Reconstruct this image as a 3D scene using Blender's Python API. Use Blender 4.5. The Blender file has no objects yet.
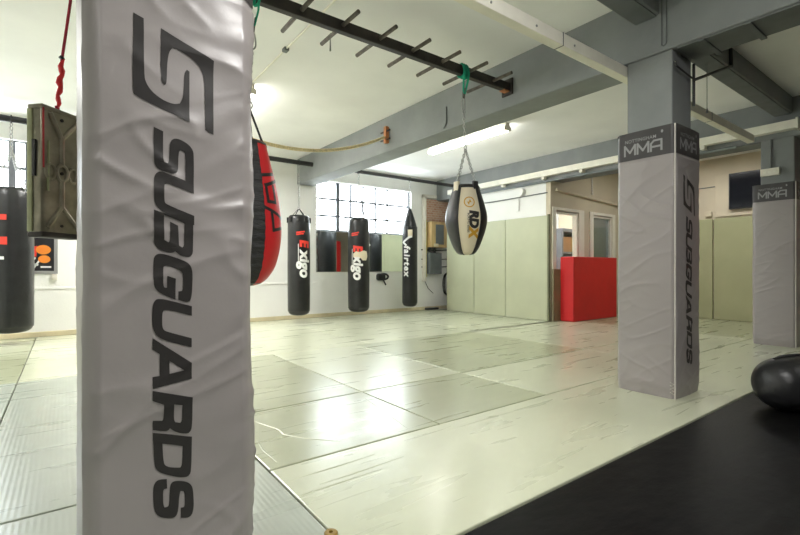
import bpy, bmesh, math, random
from mathutils import Vector, Matrix, noise
random.seed(7)
S = bpy.context.scene
C = S.collection
PI = math.pi

# ------------------------------------------------------------------ materials
def mat(name, col, rough=0.5, metal=0.0, var=0.0, vscale=4.0, bump=0.0, bscale=20.0, emit=None, spec=0.5, coat=0.0, stretch=None, col2=None, alpha=None):
    m = bpy.data.materials.new(name); m.use_nodes = True
    nt = m.node_tree; b = nt.nodes['Principled BSDF']
    b.inputs['Base Color'].default_value = (*col, 1)
    b.inputs['Roughness'].default_value = rough
    b.inputs['Metallic'].default_value = metal
    b.inputs['Specular IOR Level'].default_value = spec
    b.inputs['Coat Weight'].default_value = coat
    b.inputs['Coat Roughness'].default_value = 0.12
    tc = nt.nodes.new('ShaderNodeTexCoord')
    src = tc.outputs['Object']
    if stretch:
        mp = nt.nodes.new('ShaderNodeMapping'); mp.inputs['Scale'].default_value = stretch
        nt.links.new(src, mp.inputs['Vector']); src = mp.outputs['Vector']
    if var > 0 or col2:
        n = nt.nodes.new('ShaderNodeTexNoise'); n.inputs['Scale'].default_value = vscale; n.inputs['Detail'].default_value = 5
        nt.links.new(src, n.inputs['Vector'])
        r = nt.nodes.new('ShaderNodeValToRGB')
        r.color_ramp.elements[0].position = 0.35; r.color_ramp.elements[1].position = 0.68
        c2 = col2 if col2 else tuple(min(1, c*(1+var)) for c in col)
        c1 = col if col2 else tuple(c*(1-var) for c in col)
        r.color_ramp.elements[0].color = (*c1, 1); r.color_ramp.elements[1].color = (*c2, 1)
        nt.links.new(n.outputs['Fac'], r.inputs['Fac']); nt.links.new(r.outputs['Color'], b.inputs['Base Color'])
    if bump > 0:
        n2 = nt.nodes.new('ShaderNodeTexNoise'); n2.inputs['Scale'].default_value = bscale; n2.inputs['Detail'].default_value = 4
        nt.links.new(src, n2.inputs['Vector'])
        bp = nt.nodes.new('ShaderNodeBump'); bp.inputs['Strength'].default_value = bump; bp.inputs['Distance'].default_value = 0.02
        nt.links.new(n2.outputs['Fac'], bp.inputs['Height']); nt.links.new(bp.outputs['Normal'], b.inputs['Normal'])
    if emit:
        b.inputs['Emission Color'].default_value = (*col, 1); b.inputs['Emission Strength'].default_value = emit
    return m

def mat_floor(name, c1, c2, woven=False):
    m = bpy.data.materials.new(name); m.use_nodes = True
    nt = m.node_tree; b = nt.nodes['Principled BSDF']; L = nt.links.new
    tc = nt.nodes.new('ShaderNodeTexCoord'); geo = nt.nodes.new('ShaderNodeNewGeometry')
    n = nt.nodes.new('ShaderNodeTexNoise'); n.inputs['Scale'].default_value = .9; n.inputs['Detail'].default_value = 4; n.inputs['Roughness'].default_value = 0.5
    L(geo.outputs['Position'], n.inputs['Vector'])
    r = nt.nodes.new('ShaderNodeValToRGB'); r.color_ramp.elements[0].position = .35; r.color_ramp.elements[1].position = .65
    r.color_ramp.elements[0].color = (*c1, 1); r.color_ramp.elements[1].color = (*c2, 1)
    L(n.outputs['Fac'], r.inputs['Fac']); L(r.outputs['Color'], b.inputs['Base Color'])
    rr = nt.nodes.new('ShaderNodeMapRange'); rr.inputs[1].default_value = .3; rr.inputs[2].default_value = .7; rr.inputs[3].default_value = .25; rr.inputs[4].default_value = .35
    n3 = nt.nodes.new('ShaderNodeTexNoise'); n3.inputs['Scale'].default_value = 3.0; n3.inputs['Detail'].default_value = 5
    L(geo.outputs['Position'], n3.inputs['Vector']); pass; L(rr.outputs[0], b.inputs['Roughness'])
    b.inputs['Specular IOR Level'].default_value = .9; b.inputs['Coat Weight'].default_value = .3; b.inputs['Coat Roughness'].default_value = .2
    # vinyl: long soft ripples, plus fine grain
    mp = nt.nodes.new('ShaderNodeMapping'); mp.inputs['Scale'].default_value = (1.0, 2.6, 1); mp.inputs['Rotation'].default_value = (0, 0, .12)
    L(geo.outputs['Position'], mp.inputs['Vector'])
    n2 = nt.nodes.new('ShaderNodeTexNoise'); n2.inputs['Scale'].default_value = 2.4; n2.inputs['Detail'].default_value = 2; n2.inputs['Distortion'].default_value = .2
    L(mp.outputs['Vector'], n2.inputs['Vector'])
    bp = nt.nodes.new('ShaderNodeBump'); bp.inputs['Strength'].default_value = .05; bp.inputs['Distance'].default_value = .03
    L(n2.outputs['Fac'], bp.inputs['Height'])
    mp3 = nt.nodes.new('ShaderNodeMapping'); mp3.inputs['Scale'].default_value = (.8, 6, 1)
    L(geo.outputs['Position'], mp3.inputs['Vector'])
    n4 = nt.nodes.new('ShaderNodeTexNoise'); n4.inputs['Scale'].default_value = 1.6; n4.inputs['Detail'].default_value = 6; n4.inputs['Distortion'].default_value = .5
    L(mp3.outputs['Vector'], n4.inputs['Vector'])
    L(n4.outputs['Fac'], rr.inputs[0])
    g = nt.nodes.new('ShaderNodeTexNoise'); g.inputs['Scale'].default_value = 90; L(geo.outputs['Position'], g.inputs['Vector'])
    bp2 = nt.nodes.new('ShaderNodeBump'); bp2.inputs['Strength'].default_value = .03; bp2.inputs['Distance'].default_value = .01
    if woven:
        ck = nt.nodes.new('ShaderNodeTexWave'); ck.inputs['Scale'].default_value = 14; ck.bands_direction = 'X'
        L(geo.outputs['Position'], ck.inputs['Vector']); L(ck.outputs['Fac'], bp2.inputs['Height'])
        bp2.inputs['Strength'].default_value = .06
    else:
        L(g.outputs['Fac'], bp2.inputs['Height'])
    L(bp.outputs['Normal'], bp2.inputs['Normal']); L(bp2.outputs['Normal'], b.inputs['Normal'])
    return m

M = {}
M['ceiling'] = mat('ceiling_paint', (.87, .865, .85), .9, var=.04, vscale=1.2, bump=.05, bscale=30)
M['wallwhite'] = mat('white_wall_paint', (.86, .855, .82), .8, var=.03, vscale=2, bump=.08, bscale=40)
M['wallbeige'] = mat('beige_wall_paint', (.60, .53, .40), .8, var=.05, vscale=2, bump=.06, bscale=40)
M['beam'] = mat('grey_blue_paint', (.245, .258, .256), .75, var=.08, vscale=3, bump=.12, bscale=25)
M['soffit'] = mat('dark_grey_paint_and_shade', (.16, .17, .17), .7, var=.12, vscale=5, bump=.1, bscale=30)  # dark grey paint; on the far beam's underside it is painted shade
M['trunk'] = mat('cream_trunking', (.88, .85, .74), .55, var=.05, vscale=6)
M['skirt'] = mat('cream_skirting', (.66, .58, .38), .6, var=.1, vscale=5)
M['sage'] = mat_floor('sage_mat_vinyl', (.51, .535, .385), (.58, .60, .44))
M['sage2'] = mat_floor('worn_shaded_sage_vinyl', (.33, .35, .22), (.40, .425, .28))  # darker tint: partly wear, partly shade put into the colour
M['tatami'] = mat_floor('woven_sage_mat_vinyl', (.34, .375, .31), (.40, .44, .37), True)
M['sub'] = mat('grey_subfloor', (.16, .17, .12), .8, var=.1)
M['panel'] = mat('olive_wall_mat', (.49, .51, .35), .55, var=.05, vscale=2, bump=.05, bscale=60)
M['panelfar'] = mat('dark_olive_wall_mat', (.36, .365, .20), .55, var=.05, vscale=2, bump=.05, bscale=60)
M['paneledge'] = mat('dark_mat_edge', (.20, .20, .12), .7)
M['brownmat'] = mat('brown_mat', (.26, .22, .13), .6, var=.1)
M['pad'] = mat('grey_pad_vinyl', (.315, .287, .28), .36, var=.02, vscale=3, bump=.02, bscale=70)
M['ink'] = mat('dark_grey_print', (.034, .031, .030), .45, spec=.25)
M['band'] = mat('charcoal_band_vinyl', (.05, .046, .046), .45, var=.15, vscale=5)
M['silver'] = mat('pale_grey_print', (.30, .30, .30), .5)
M['piping'] = mat('pale_piping', (.62, .58, .53), .5)
M['blackv'] = mat('black_vinyl', (.018, .018, .019), .36, var=.2, vscale=6, bump=.25, bscale=14)
M['blackv2'] = mat('grey_black_vinyl', (.016, .0165, .017), .30, var=.25, vscale=6, bump=.2, bscale=16)
M['blackmat'] = mat('black_mat_vinyl', (.0045, .0045, .0045), .42, var=.25, vscale=3, bump=.22, bscale=5, stretch=(1, 2.2, 1), spec=.08)
M['red'] = mat('red_vinyl', (.62, .015, .02), .4, var=.05, bump=.08, bscale=20)
M['redmat'] = mat('red_foam_cover', (.62, .012, .014), .5, var=.05, bump=.12, bscale=8)
M['cream'] = mat('cream_vinyl', (.76, .68, .50), .42, var=.04, bump=.06, bscale=30)
M['gold'] = mat('gold_print', (.62, .33, .03), .5)
M['white'] = mat('white_print', (.85, .85, .83), .5)
M['redprint'] = mat('red_print', (.80, .05, .03), .5)
M['steel'] = mat('dull_steel', (.42, .42, .41), .35, metal=1, var=.15, vscale=20)
M['darksteel'] = mat('dark_brown_steel', (.032, .026, .022), .5, metal=.3, var=.3, vscale=12)
M['rung'] = mat('worn_steel_rung', (.10, .085, .07), .45, metal=.4, var=.35, vscale=18)
M['blackpipe'] = mat('black_pipe', (.016, .015, .016), .5)
M['green'] = mat('green_webbing', (.0, .30, .17), .7, var=.15, bump=.2, bscale=90)
M['strap'] = mat('grey_webbing', (.12, .12, .11), .8)
M['blackstrap'] = mat('black_webbing', (.012, .012, .012), .75)
M['redstrap'] = mat('red_webbing', (.36, .006, .03), .7, var=.2, vscale=25)
M['redcloth'] = mat('bright_red_tape', (.75, .02, .025), .6, var=.15, vscale=30)
M['rope'] = mat('tan_rope', (.72, .60, .36), .9, var=.2, vscale=60, bump=.6, bscale=120)
M['wood'] = mat('orange_brown_wood', (.45, .17, .06), .6, var=.3, vscale=12, stretch=(1, 1, .2))
M['palewood'] = mat('pale_cabinet_wood', (.66, .47, .22), .5, var=.15, vscale=8, stretch=(1, 1, .2))
M['olive'] = mat('olive_metal', (.29, .265, .20), .30, metal=.75, var=.28, vscale=14, bump=.12, bscale=25)
M['rustred'] = mat('red_scraped_paint', (.42, .03, .035), .5)
M['oliveside'] = mat('pale_olive_metal', (.33, .34, .20), .35, metal=.4, var=.2, vscale=14)
M['frame'] = mat('grey_window_steel', (.16, .17, .19), .5)
M['frame_w'] = mat('white_painted_frame', (.80, .76, .66), .5, var=.04)
M['grey_box'] = mat('grey_metal_box', (.17, .19, .20), .45, metal=.3, var=.1)
M['mirror'] = mat('mirror_glass', (.86, .9, .88), .015, metal=1)
M['screen'] = mat('black_screen', (.008, .009, .013), .12)
M['tube'] = mat('fluorescent_tube', (1, .99, .95), .5, emit=24)
M['blackplastic'] = mat('black_plastic', (.014, .014, .015), .4, bump=.2, bscale=30)
M['orange'] = mat('orange_print', (.85, .26, .03), .5)
M['poster'] = mat('dark_poster_paper', (.02, .02, .023), .35)
M['alum'] = mat('aluminium_frame', (.62, .62, .62), .35, metal=.8)
M['tape'] = mat('brown_tape', (.30, .19, .03), .35, var=.15)
M['cardboard'] = mat('brown_cardboard', (.40, .21, .10), .8, var=.1)
M['office'] = mat('pale_blue_wall', (.66, .69, .72), .8)
M['lace'] = mat('ruched_black_cloth', (.02, .02, .02), .6, bump=.8, bscale=45, stretch=(.3, .3, 1))

def brick_mat():
    m = bpy.data.materials.new('bare_brick'); m.use_nodes = True
    nt = m.node_tree; b = nt.nodes['Principled BSDF']; b.inputs['Roughness'].default_value = .85
    tc = nt.nodes.new('ShaderNodeTexCoord'); mp = nt.nodes.new('ShaderNodeMapping'); mp.inputs['Rotation'].default_value = (PI/2, 0, 0)
    t = nt.nodes.new('ShaderNodeTexBrick'); t.inputs['Scale'].default_value = 4.5
    t.inputs['Color1'].default_value = (.42, .22, .14, 1); t.inputs['Color2'].default_value = (.52, .34, .24, 1); t.inputs['Mortar'].default_value = (.55, .5, .44, 1)
    nt.links.new(tc.outputs['Object'], mp.inputs['Vector']); nt.links.new(mp.outputs['Vector'], t.inputs['Vector']); nt.links.new(t.outputs['Color'], b.inputs['Base Color'])
    return m
M['brick'] = brick_mat()

def glass_mat(name, tint, refl):
    m = bpy.data.materials.new(name); m.use_nodes = True
    nt = m.node_tree; nt.nodes.remove(nt.nodes['Principled BSDF']); out = nt.nodes['Material Output']
    t = nt.nodes.new('ShaderNodeBsdfTransparent'); t.inputs['Color'].default_value = (*tint, 1)
    g = nt.nodes.new('ShaderNodeBsdfGlossy'); g.inputs['Roughness'].default_value = .03
    mx = nt.nodes.new('ShaderNodeMixShader'); mx.inputs[0].default_value = refl
    nt.links.new(t.outputs[0], mx.inputs[1]); nt.links.new(g.outputs[0], mx.inputs[2]); nt.links.new(mx.outputs[0], out.inputs['Surface'])
    return m
M['glass'] = glass_mat('clear_window_glass', (.97, .98, .98), .05)
M['darkglass'] = glass_mat('dark_window_glass', (.28, .32, .34), .22)

# ------------------------------------------------------------------ mesh helpers
class MB:
    def __init__(s): s.bm = bmesh.new()
    def _merge(s, tmp):
        me = bpy.data.meshes.new('t'); tmp.to_mesh(me); tmp.free(); s.bm.from_mesh(me); bpy.data.meshes.remove(me); return s
    def box(s, lo, hi, bevel=0.0, seg=2, rot=None, about=None):
        t = bmesh.new(); bmesh.ops.create_cube(t, size=1)
        lo = Vector(lo); hi = Vector(hi); c = (lo+hi)/2; d = hi-lo
        for v in t.verts: v.co = Vector((v.co.x*d.x, v.co.y*d.y, v.co.z*d.z))+c
        if bevel > 0: bmesh.ops.bevel(t, geom=t.edges[:], offset=bevel, segments=seg, profile=.5, affect='EDGES')
        if rot is not None:
            a = Vector(about) if about is not None else c
            for v in t.verts: v.co = rot @ (v.co-a)+a
        return s._merge(t)
    def tube(s, pts, r, seg=10, closed=False, cap=True, flat=1.0):
        pts = [Vector(p) for p in pts]; n = len(pts); t = bmesh.new(); rings = []
        rs = r if isinstance(r, (list, tuple)) else [r]*n
        prev = None
        for i, p in enumerate(pts):
            if closed: d = pts[(i+1) % n]-pts[i-1]
            else: d = pts[min(i+1, n-1)]-pts[max(i-1, 0)]
            d.normalize()
            if prev is None:
                a = Vector((0, 0, 1)) if abs(d.z) < .9 else Vector((1, 0, 0))
                x = d.cross(a).normalized()
            else:
                x = (prev-d*prev.dot(d)); x = x.normalized() if x.length > 1e-6 else d.orthogonal().normalized()
            prev = x; y = d.cross(x)
            rings.append([t.verts.new(p+(x*math.cos(k*2*PI/seg)+y*math.sin(k*2*PI/seg)*flat)*rs[i]) for k in range(seg)])
        m = n if closed else n-1
        for i in range(m):
            A = rings[i]; B = rings[(i+1) % n]
            for k in range(seg): t.faces.new((A[k], A[(k+1) % seg], B[(k+1) % seg], B[k]))
        if cap and not closed:
            t.faces.new(rings[0][::-1]); t.faces.new(rings[-1])
        bmesh.ops.recalc_face_normals(t, faces=t.faces[:])
        return s._merge(t)
    def lathe(s, prof, c, seg=40, a0=0.0, a1=2*PI, fn=None, cap=True):
        t = bmesh.new(); full = abs(a1-a0-2*PI) < 1e-6; n = seg if full else seg+1; rings = []
        for (r, z) in prof:
            ring = []
            for k in range(n):
                a = a0+(a1-a0)*k/seg; rr = r*(fn(a, z) if fn else 1)
                ring.append(t.verts.new((c[0]+rr*math.cos(a), c[1]+rr*math.sin(a), c[2]+z)))
            rings.append(ring)
        for i in range(len(rings)-1):
            for k in range(seg):
                k2 = (k+1) % n
                t.faces.new((rings[i][k], rings[i][k2], rings[i+1][k2], rings[i+1][k]))
        if full and cap:
            t.faces.new(rings[0][::-1]); t.faces.new(rings[-1])
        bmesh.ops.recalc_face_normals(t, faces=t.faces[:])
        return s._merge(t)
    def quad(s, a, b, c, d):
        s.bm.faces.new([s.bm.verts.new(p) for p in (a, b, c, d)]); return s
    def build(s, name, m, parent=None, smooth=False):
        me = bpy.data.meshes.new(name); s.bm.to_mesh(me); s.bm.free()
        o = bpy.data.objects.new(name, me); C.objects.link(o); me.materials.append(m)
        if smooth:
            for p in me.polygons: p.use_smooth = True
            if smooth != 'all': me.set_sharp_from_angle(angle=math.radians(40))
        if parent is not None:
            o.parent = parent
            o.matrix_parent_inverse = Matrix.Translation(-parent.location)
        return o

def tag(o, label, cat, group=None):
    o['label'] = label; o['category'] = cat
    if group: o['group'] = group
    return o
def thing(name, loc, label, cat, group=None):
    o = bpy.data.objects.new(name, None); C.objects.link(o); o.location = loc; o.empty_display_size = .1
    return tag(o, label, cat, group)
def struct(o, label=None):
    o['kind'] = 'structure'
    if label: o['label'] = label
    return o

def chain_links(mb, p0, p1, size=.03, wire=.004):
    p0 = Vector(p0); p1 = Vector(p1); d = p1-p0; L = d.length; n = max(1, int(L/(size*.78))); d.normalize()
    x = d.orthogonal().normalized(); y = d.cross(x)
    for i in range(n):
        c = p0+d*(L*(i+.5)/n); u = x if i % 2 else y
        pts = [c+d*(math.sin(a)*size*.5)+u*(math.cos(a)*size*.3) for a in [k*2*PI/8 for k in range(8)]]
        mb.tube(pts, wire, 5, closed=True)
    return mb

# polygons -> planar triangles (holes by even-odd through a filled 2D curve)
def smooth_poly(p, it=2):
    for _ in range(it):
        q = []; n = len(p)
        for i in range(n):
            a = Vector(p[i-1]); b = Vector(p[i]); c = Vector(p[(i+1) % n])
            u = (b-a); v = (c-b)
            ang = u.angle(v, 0) if u.length > 1e-9 and v.length > 1e-9 else 0
            if math.radians(4) < ang < math.radians(50):
                q.append(tuple(b-u*.25)); q.append(tuple(b+v*.25))
            else: q.append(tuple(b))
        p = q
    return p
def curve_mesh(cu):
    o = bpy.data.objects.new('tmp_curve', cu); C.objects.link(o)
    dg = bpy.context.evaluated_depsgraph_get(); dg.update()
    me = bpy.data.meshes.new_from_object(o.evaluated_get(dg))
    bpy.data.objects.remove(o); bpy.data.curves.remove(cu)
    return me
def poly_mesh(polys):
    cu = bpy.data.curves.new('c', 'CURVE'); cu.dimensions = '2D'; cu.fill_mode = 'BOTH'
    for p in polys:
        sp = cu.splines.new('POLY'); sp.points.add(len(p)-1)
        for pt, q in zip(sp.points, p): pt.co = (q[0], q[1], 0, 1)
        sp.use_cyclic_u = True
    return curve_mesh(cu)
def text_mesh(txt, size, bold=0.0, shear=0.0, spacing=1.0, align='LEFT'):
    cu = bpy.data.curves.new('c', 'FONT'); cu.body = txt; cu.size = size; cu.offset = bold; cu.shear = shear
    cu.space_character = spacing; cu.align_x = align; cu.fill_mode = 'FRONT'; cu.resolution_u = 4
    return curve_mesh(cu)
def wrap(me, fn, step, name, m, parent):
    bm = bmesh.new(); bm.from_mesh(me); bpy.data.meshes.remove(me)
    xs = [v.co.x for v in bm.verts]; ys = [v.co.y for v in bm.verts]
    for ax, vals in ((0, xs), (1, ys)):
        lo, hi = min(vals), max(vals); k = lo+step
        while k < hi:
            co = Vector((0, 0, 0)); co[ax] = k; no = Vector((0, 0, 0)); no[ax] = 1
            bmesh.ops.bisect_plane(bm, geom=bm.verts[:]+bm.edges[:]+bm.faces[:], plane_co=co, plane_no=no)
            k += step
    for v in bm.verts: v.co = Vector(fn(v.co.x, v.co.y))
    mb = MB(); mb.bm.free(); mb.bm = bm
    return mb.build(name, m, parent, smooth='all')

# ------------------------------------------------------------------ room shell
CEIL = 3.2; BACK = 8.5; LEFT = -3.6; FRONT = -3.6; RIGHT = 10.4; PX = 7.4; PY = 5.2
struct(MB().box((LEFT-.2, FRONT-.2, -.12), (RIGHT+.2, BACK+.4, -.02)).build('floor', M['sub']))
struct(MB().box((LEFT-.2, FRONT-.2, CEIL), (RIGHT+.2, BACK+.4, CEIL+.15)).build('ceiling', M['ceiling']))
W1 = (4.17, 6.66, 1.80, 2.87); W2 = (-3.0, -.44, 1.80, 2.88)
wb = MB()
for lo, hi, z0, z1 in ((LEFT-.2, W2[0], 0, CEIL), (W2[0], W2[1], 0, W2[2]), (W2[0], W2[1], W2[3], CEIL), (W2[1], W1[0], 0, CEIL),
                       (W1[0], W1[1], 0, W1[2]), (W1[0], W1[1], W1[3], CEIL), (W1[1], 8.2, 0, CEIL)):
    wb.box((lo, BACK, z0-.02), (hi, BACK+.25, z1))
struct(wb.build('wall_back', M['wallwhite']))
struct(MB().box((LEFT-.2, FRONT-.2, -.02), (LEFT, BACK, CEIL)).build('wall_left', M['wallwhite']))
struct(MB().box((LEFT-.2, FRONT-.2, -.02), (RIGHT+.2, FRONT, CEIL)).build('wall_front', M['wallwhite']))
struct(MB().box((RIGHT, FRONT, -.02), (RIGHT+.2, BACK, CEIL)).build('wall_right', M['wallbeige']))
# projecting office: white side towards the bags, beige front with two windows
struct(MB().box((PX+.06, PY+.1, -.02), (PX+.17, 8.02, 2.705)).build('wall_side', M['wallwhite']))
struct(MB().box((PX+.17, 7.9, -.02), (7.98, 8.02, CEIL)).box((7.98, 7.9, -.02), (8.1, BACK, CEIL)).build('wall_alcove', M['wallwhite']))
WA = (7.60, 8.40, .95, 2.14); WBX = (8.93, 9.70, .95, 2.14)
wo = MB()
for lo, hi, z0, z1 in ((PX+.065, WA[0], 0, CEIL), (WA[0], WA[1], 0, WA[2]), (WA[0], WA[1], WA[3], CEIL), (WA[1], WBX[0], 0, CEIL),
                       (WBX[0], WBX[1], 0, WBX[2]), (WBX[0], WBX[1], WBX[3], CEIL), (WBX[1], RIGHT, 0, CEIL)):
    wo.box((lo, PY, z0-.02), (hi, PY+.12, z1))
struct(wo.build('wall_office', M['wallbeige']))
struct(MB().box((PX+.17, 7.0, -.02), (RIGHT, 7.1, CEIL)).build('wall_office_back', M['office']))

def window(idx, w, y, nx, zs, thick_at, fm, gm, depth=.05, fw=.035):
    x0, x1, z0, z1 = w
    f = MB()
    f.box((x0, y, z0), (x0+fw, y+depth, z1)).box((x1-fw, y, z0), (x1, y+depth, z1)).box((x0+fw, y, z0), (x1-fw, y+depth, z0+fw)).box((x0+fw, y, z1-fw), (x1-fw, y+depth, z1))
    root = struct(f.build('window_%d' % idx, fm))
    for x in nx:
        t = .028 if x in thick_at else .012
        MB().box((x-t*1.4, y+.005, z0+fw), (x+t*1.4, y+depth-.005, z1-fw)).build('glazing_bar', fm, root)
    for z in zs:
        MB().box((x0+fw, y+.01, z-.02), (x1-fw, y+depth-.01, z+.02)).build('glazing_bar', fm, root)
    MB().box((x0+fw, y+depth*.5-.003, z0+fw), (x1-fw, y+depth*.5+.003, z1-fw)).build('pane', gm, root)
    return root
window(1, W1, BACK+.08, [4.72, 5.04, 5.36, 5.69, 6.02], [2.49, 2.13], [4.72, 5.69+.33], M['frame'], M['glass'])
window(2, W2, BACK+.08, [-2.6, -2.2, -1.8, -1.4, -1.0, -.62], [2.47, 2.13], [-.62, -1.8], M['frame'], M['glass'])
window(3, WA, PY+.0, [], [], [], M['frame_w'], M['glass'], .1, .05)
window(4, WBX, PY+.0, [], [], [], M['frame_w'], M['darkglass'], .1, .05)
tr = MB().box((7.50, PY-.03, 1.0), (WA[0], PY, 2.2), .004).box((WA[0], PY-.03, WA[3]), (WA[1], PY, 2.2), .004).box((WA[1], PY-.03, 1.0), (8.58, PY, 2.2), .004)
struct(tr.build('trim_1', M['frame_w']))
tr = MB().box((8.80, PY-.03, 1.0), (WBX[0], PY, 2.2), .004).box((WBX[0], PY-.03, WBX[3]), (WBX[1], PY, 2.2), .004).box((WBX[1], PY-.03, 1.0), (9.82, PY, 2.2), .004)
struct(tr.build('trim_2', M['frame_w']))
struct(MB().box((LEFT, BACK-.018, 0), (7.98, BACK, .075), .004).build('baseboard_back', M['skirt']))
struct(MB().box((-1.6, BACK-.012, .70), (4.16, BACK, .735), .003).build('trim_3', M['wallwhite']))

# beams
def beam(lo, hi, name='ceiling_beam', m='beam'): return struct(MB().box(lo, hi, .012).build(name, M[m]))
b1 = beam((3.74, FRONT, 2.70), (4.10, BACK, CEIL+.02))
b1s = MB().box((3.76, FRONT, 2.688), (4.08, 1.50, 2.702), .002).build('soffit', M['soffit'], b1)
for y in (1.33, 1.05):
    MB().box((3.745, y-.018, 2.676), (4.10, y+.018, 2.69), .003).build('strap_bracket', M['soffit'], b1)
b2 = beam((7.46, FRONT, 2.70), (7.84, BACK, CEIL+.02))
MB().box((7.48, FRONT, 2.688), (7.82, PY-.02, 2.702), .002).build('soffit', M['soffit'], b2)  # separate dark strip: shade under the far beam put into its colour
b0 = beam((LEFT, 1.62, 3.0), (3.745, 1.82, CEIL+.02)); b3 = beam((4.095, 1.62, 3.0), (7.465, 1.82, CEIL+.02)); b4 = beam((7.835, 1.62, 3.0), (RIGHT, 1.82, CEIL+.02))
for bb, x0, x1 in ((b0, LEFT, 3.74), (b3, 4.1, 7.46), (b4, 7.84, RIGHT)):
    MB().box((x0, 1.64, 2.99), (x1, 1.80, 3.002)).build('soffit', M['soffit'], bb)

# ------------------------------------------------------------------ pillars and their pads
def pillar(x0, y0, s=.35, top=2.702, h0=0):
    return struct(MB().box((x0, y0, -.02), (x0+s, y0+s, top), .012).build('pillar', M['beam']))
pillar(.085, 1.545, .35, CEIL); pillar(3.755, 1.53, .35); pillar(7.455, 1.60, .35)

# letters of the vertical lettering, traced in a flat face frame: x across the face, y = height (m)
KEY = {
 'S': ((130, 125), [[(122,17),(172,42),(172,190),(178,205),(195,210),(205,200),(207,110),(215,88),(235,78),(265,85),(305,110),(328,140),(335,170),(335,330),(290,305),(290,165),(280,148),(262,142),(254,155),(252,235),(247,258),(232,268),(200,261),(150,243),(130,222),(122,190)]]),
 'U': ((130, 125), [[(335,372),(190,318),(178,325),(176,345),(176,410),(185,430),(335,490),(335,540),(175,474),(150,455),(130,430),(122,400),(122,310),(126,275),(142,256),(165,252),(200,268),(335,322)]]),
 'B': ((130, 215), [[(122,-25),(330,50),(330,190),(325,215),(305,228),(265,220),(245,205),(235,195),(222,203),(190,200),(150,185),(128,165),(122,140)],
                    [(175,4),(270,40),(283,50),(283,165),(272,175),(255,165),(250,60),(207,38),(207,140),(198,148),(177,135)]]),
 'G': ((130, 215), [[(120,250),(125,222),(145,207),(180,210),(270,240),(305,258),(322,285),(328,320),(325,430),(315,460),(295,466),(253,452),(253,408),(272,405),(277,395),(277,320),(265,300),(240,288),(190,270),(175,275),(172,290),(172,375),(180,388),(193,388),(193,325),(238,340),(238,452),(160,420),(130,395),(120,360)]]),
 'U2': ((130, 290), [[(325,85),(325,135),(195,103),(175,108),(168,125),(168,190),(175,210),(190,220),(325,255),(325,303),(170,265),(135,240),(117,200),(114,150),(117,80),(130,52),(150,45),(190,50)]]),
 'A': ((130, 290), [[(117,255),(325,385),(325,470),(117,523),(117,462),(155,455),(155,340),(117,315)], [(207,375),(285,425),(207,443)]]),
 'R': ((130, 370), [[(117,105),(330,140),(328,300),(318,325),(300,335),(260,333),(230,322),(212,308),(200,322),(180,325),(120,318),(120,268),(170,268),(178,258),(178,180),(117,160)], [(232,178),(275,182),(275,265),(265,278),(240,275),(232,262)]]),
 'D': ((130, 430), [[(120,12),(328,30),(325,205),(315,235),(290,247),(240,245),(170,230),(140,212),(128,180)], [(172,70),(278,80),(275,180),(265,195),(220,197),(190,190),(178,172)]]),
 'S2': ((130, 430), [[(150,262),(195,258),(197,308),(180,312),(175,325),(175,395),(182,408),(197,405),(207,395),(210,300),(220,275),(245,265),(290,267),(320,280),(335,310),(338,400),(330,440),(310,460),(268,460),(268,408),(285,405),(290,395),(290,335),(283,322),(268,320),(262,335),(255,420),(245,450),(225,463),(180,463),(145,452),(128,425),(122,380),(122,310),(130,280)]]),
}
EMB = [[(88,52),(127,75),(127,290),(135,325),(160,360),(200,390),(240,405),(262,402),(272,385),(277,360),(280,285),(290,272),(300,280),(298,475),(95,372),(82,355)],
       [(192,115),(392,240),(390,520),(358,503),(358,320),(350,280),(330,250),(300,225),(255,195),(235,190),(222,205),(215,250),(213,325),(205,332),(190,318)]]
def face_uv(px, py):        # the traced drawing rectified to metres on the pad's front face
    X = (px-400)/450; Y = (269-py)/450
    dx = .80238*X+.59681; dy = -.59681*X+.80238
    t = 1.5/dy
    return (dx*t-.041, 1+Y*t)
LETTERS = []
for k, ((ox, oy), pol) in KEY.items():
    LETTERS.append([[face_uv(ox+x/5.353, oy+y/5.353) for x, y in smooth_poly(p)] for p in pol])
EMBLEM = [[face_uv(110+x/3.821, y/3.821) for x, y in smooth_poly(p)] for p in EMB]

PW, PD, PH = .466, .45, 2.115
def pad_disp(face, u, z, seed, w):
    p = Vector((u*2.0+seed*13.1, z*3.0+u*1.4, face*7.7))
    d = .011*noise.noise(p)
    # soft diagonal folds: thin ridges where a stretched noise crosses zero, fading in and out
    for k, (fu, fz, sk, amp) in enumerate(((2.6, 4.6, -2.4, .011), (3.4, 6.5, 2.6, .008), (2.0, 9.0, -4.0, .005))):
        q = Vector((u*fu+seed*3.3+k*9.1, z*fz+u*sk, face*3.1+seed+k*4.7))
        n = noise.noise(q)
        d += amp*max(0, 1-abs(n)*4.2)**2*min(1, max(0, .35+1.3*noise.noise(q*.45+Vector((5, 1, 2)))))
    if face == 0:
        e = max(0, 1-(w-u)/.13)**1.5      # puckers along the stitched edge
        d += .009*e*noise.noise(Vector((u*7-z*3, z*15+seed*5, face)))
    d += .0009*noise.noise(Vector((u*12, z*18, seed+face*2)))
    if seed != 1: d *= .6
    elif face == 3: d *= .35
    edge = min(u, w-u)
    d *= min(1, (edge+.004)/.03)
    d += .012*(1-((u-w/2)/(w/2))**2)     # stuffed faces bulge a little
    if z < .08: d -= .010*(1-z/.08)
    if z > PH-.24: d *= .35
    return d
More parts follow.
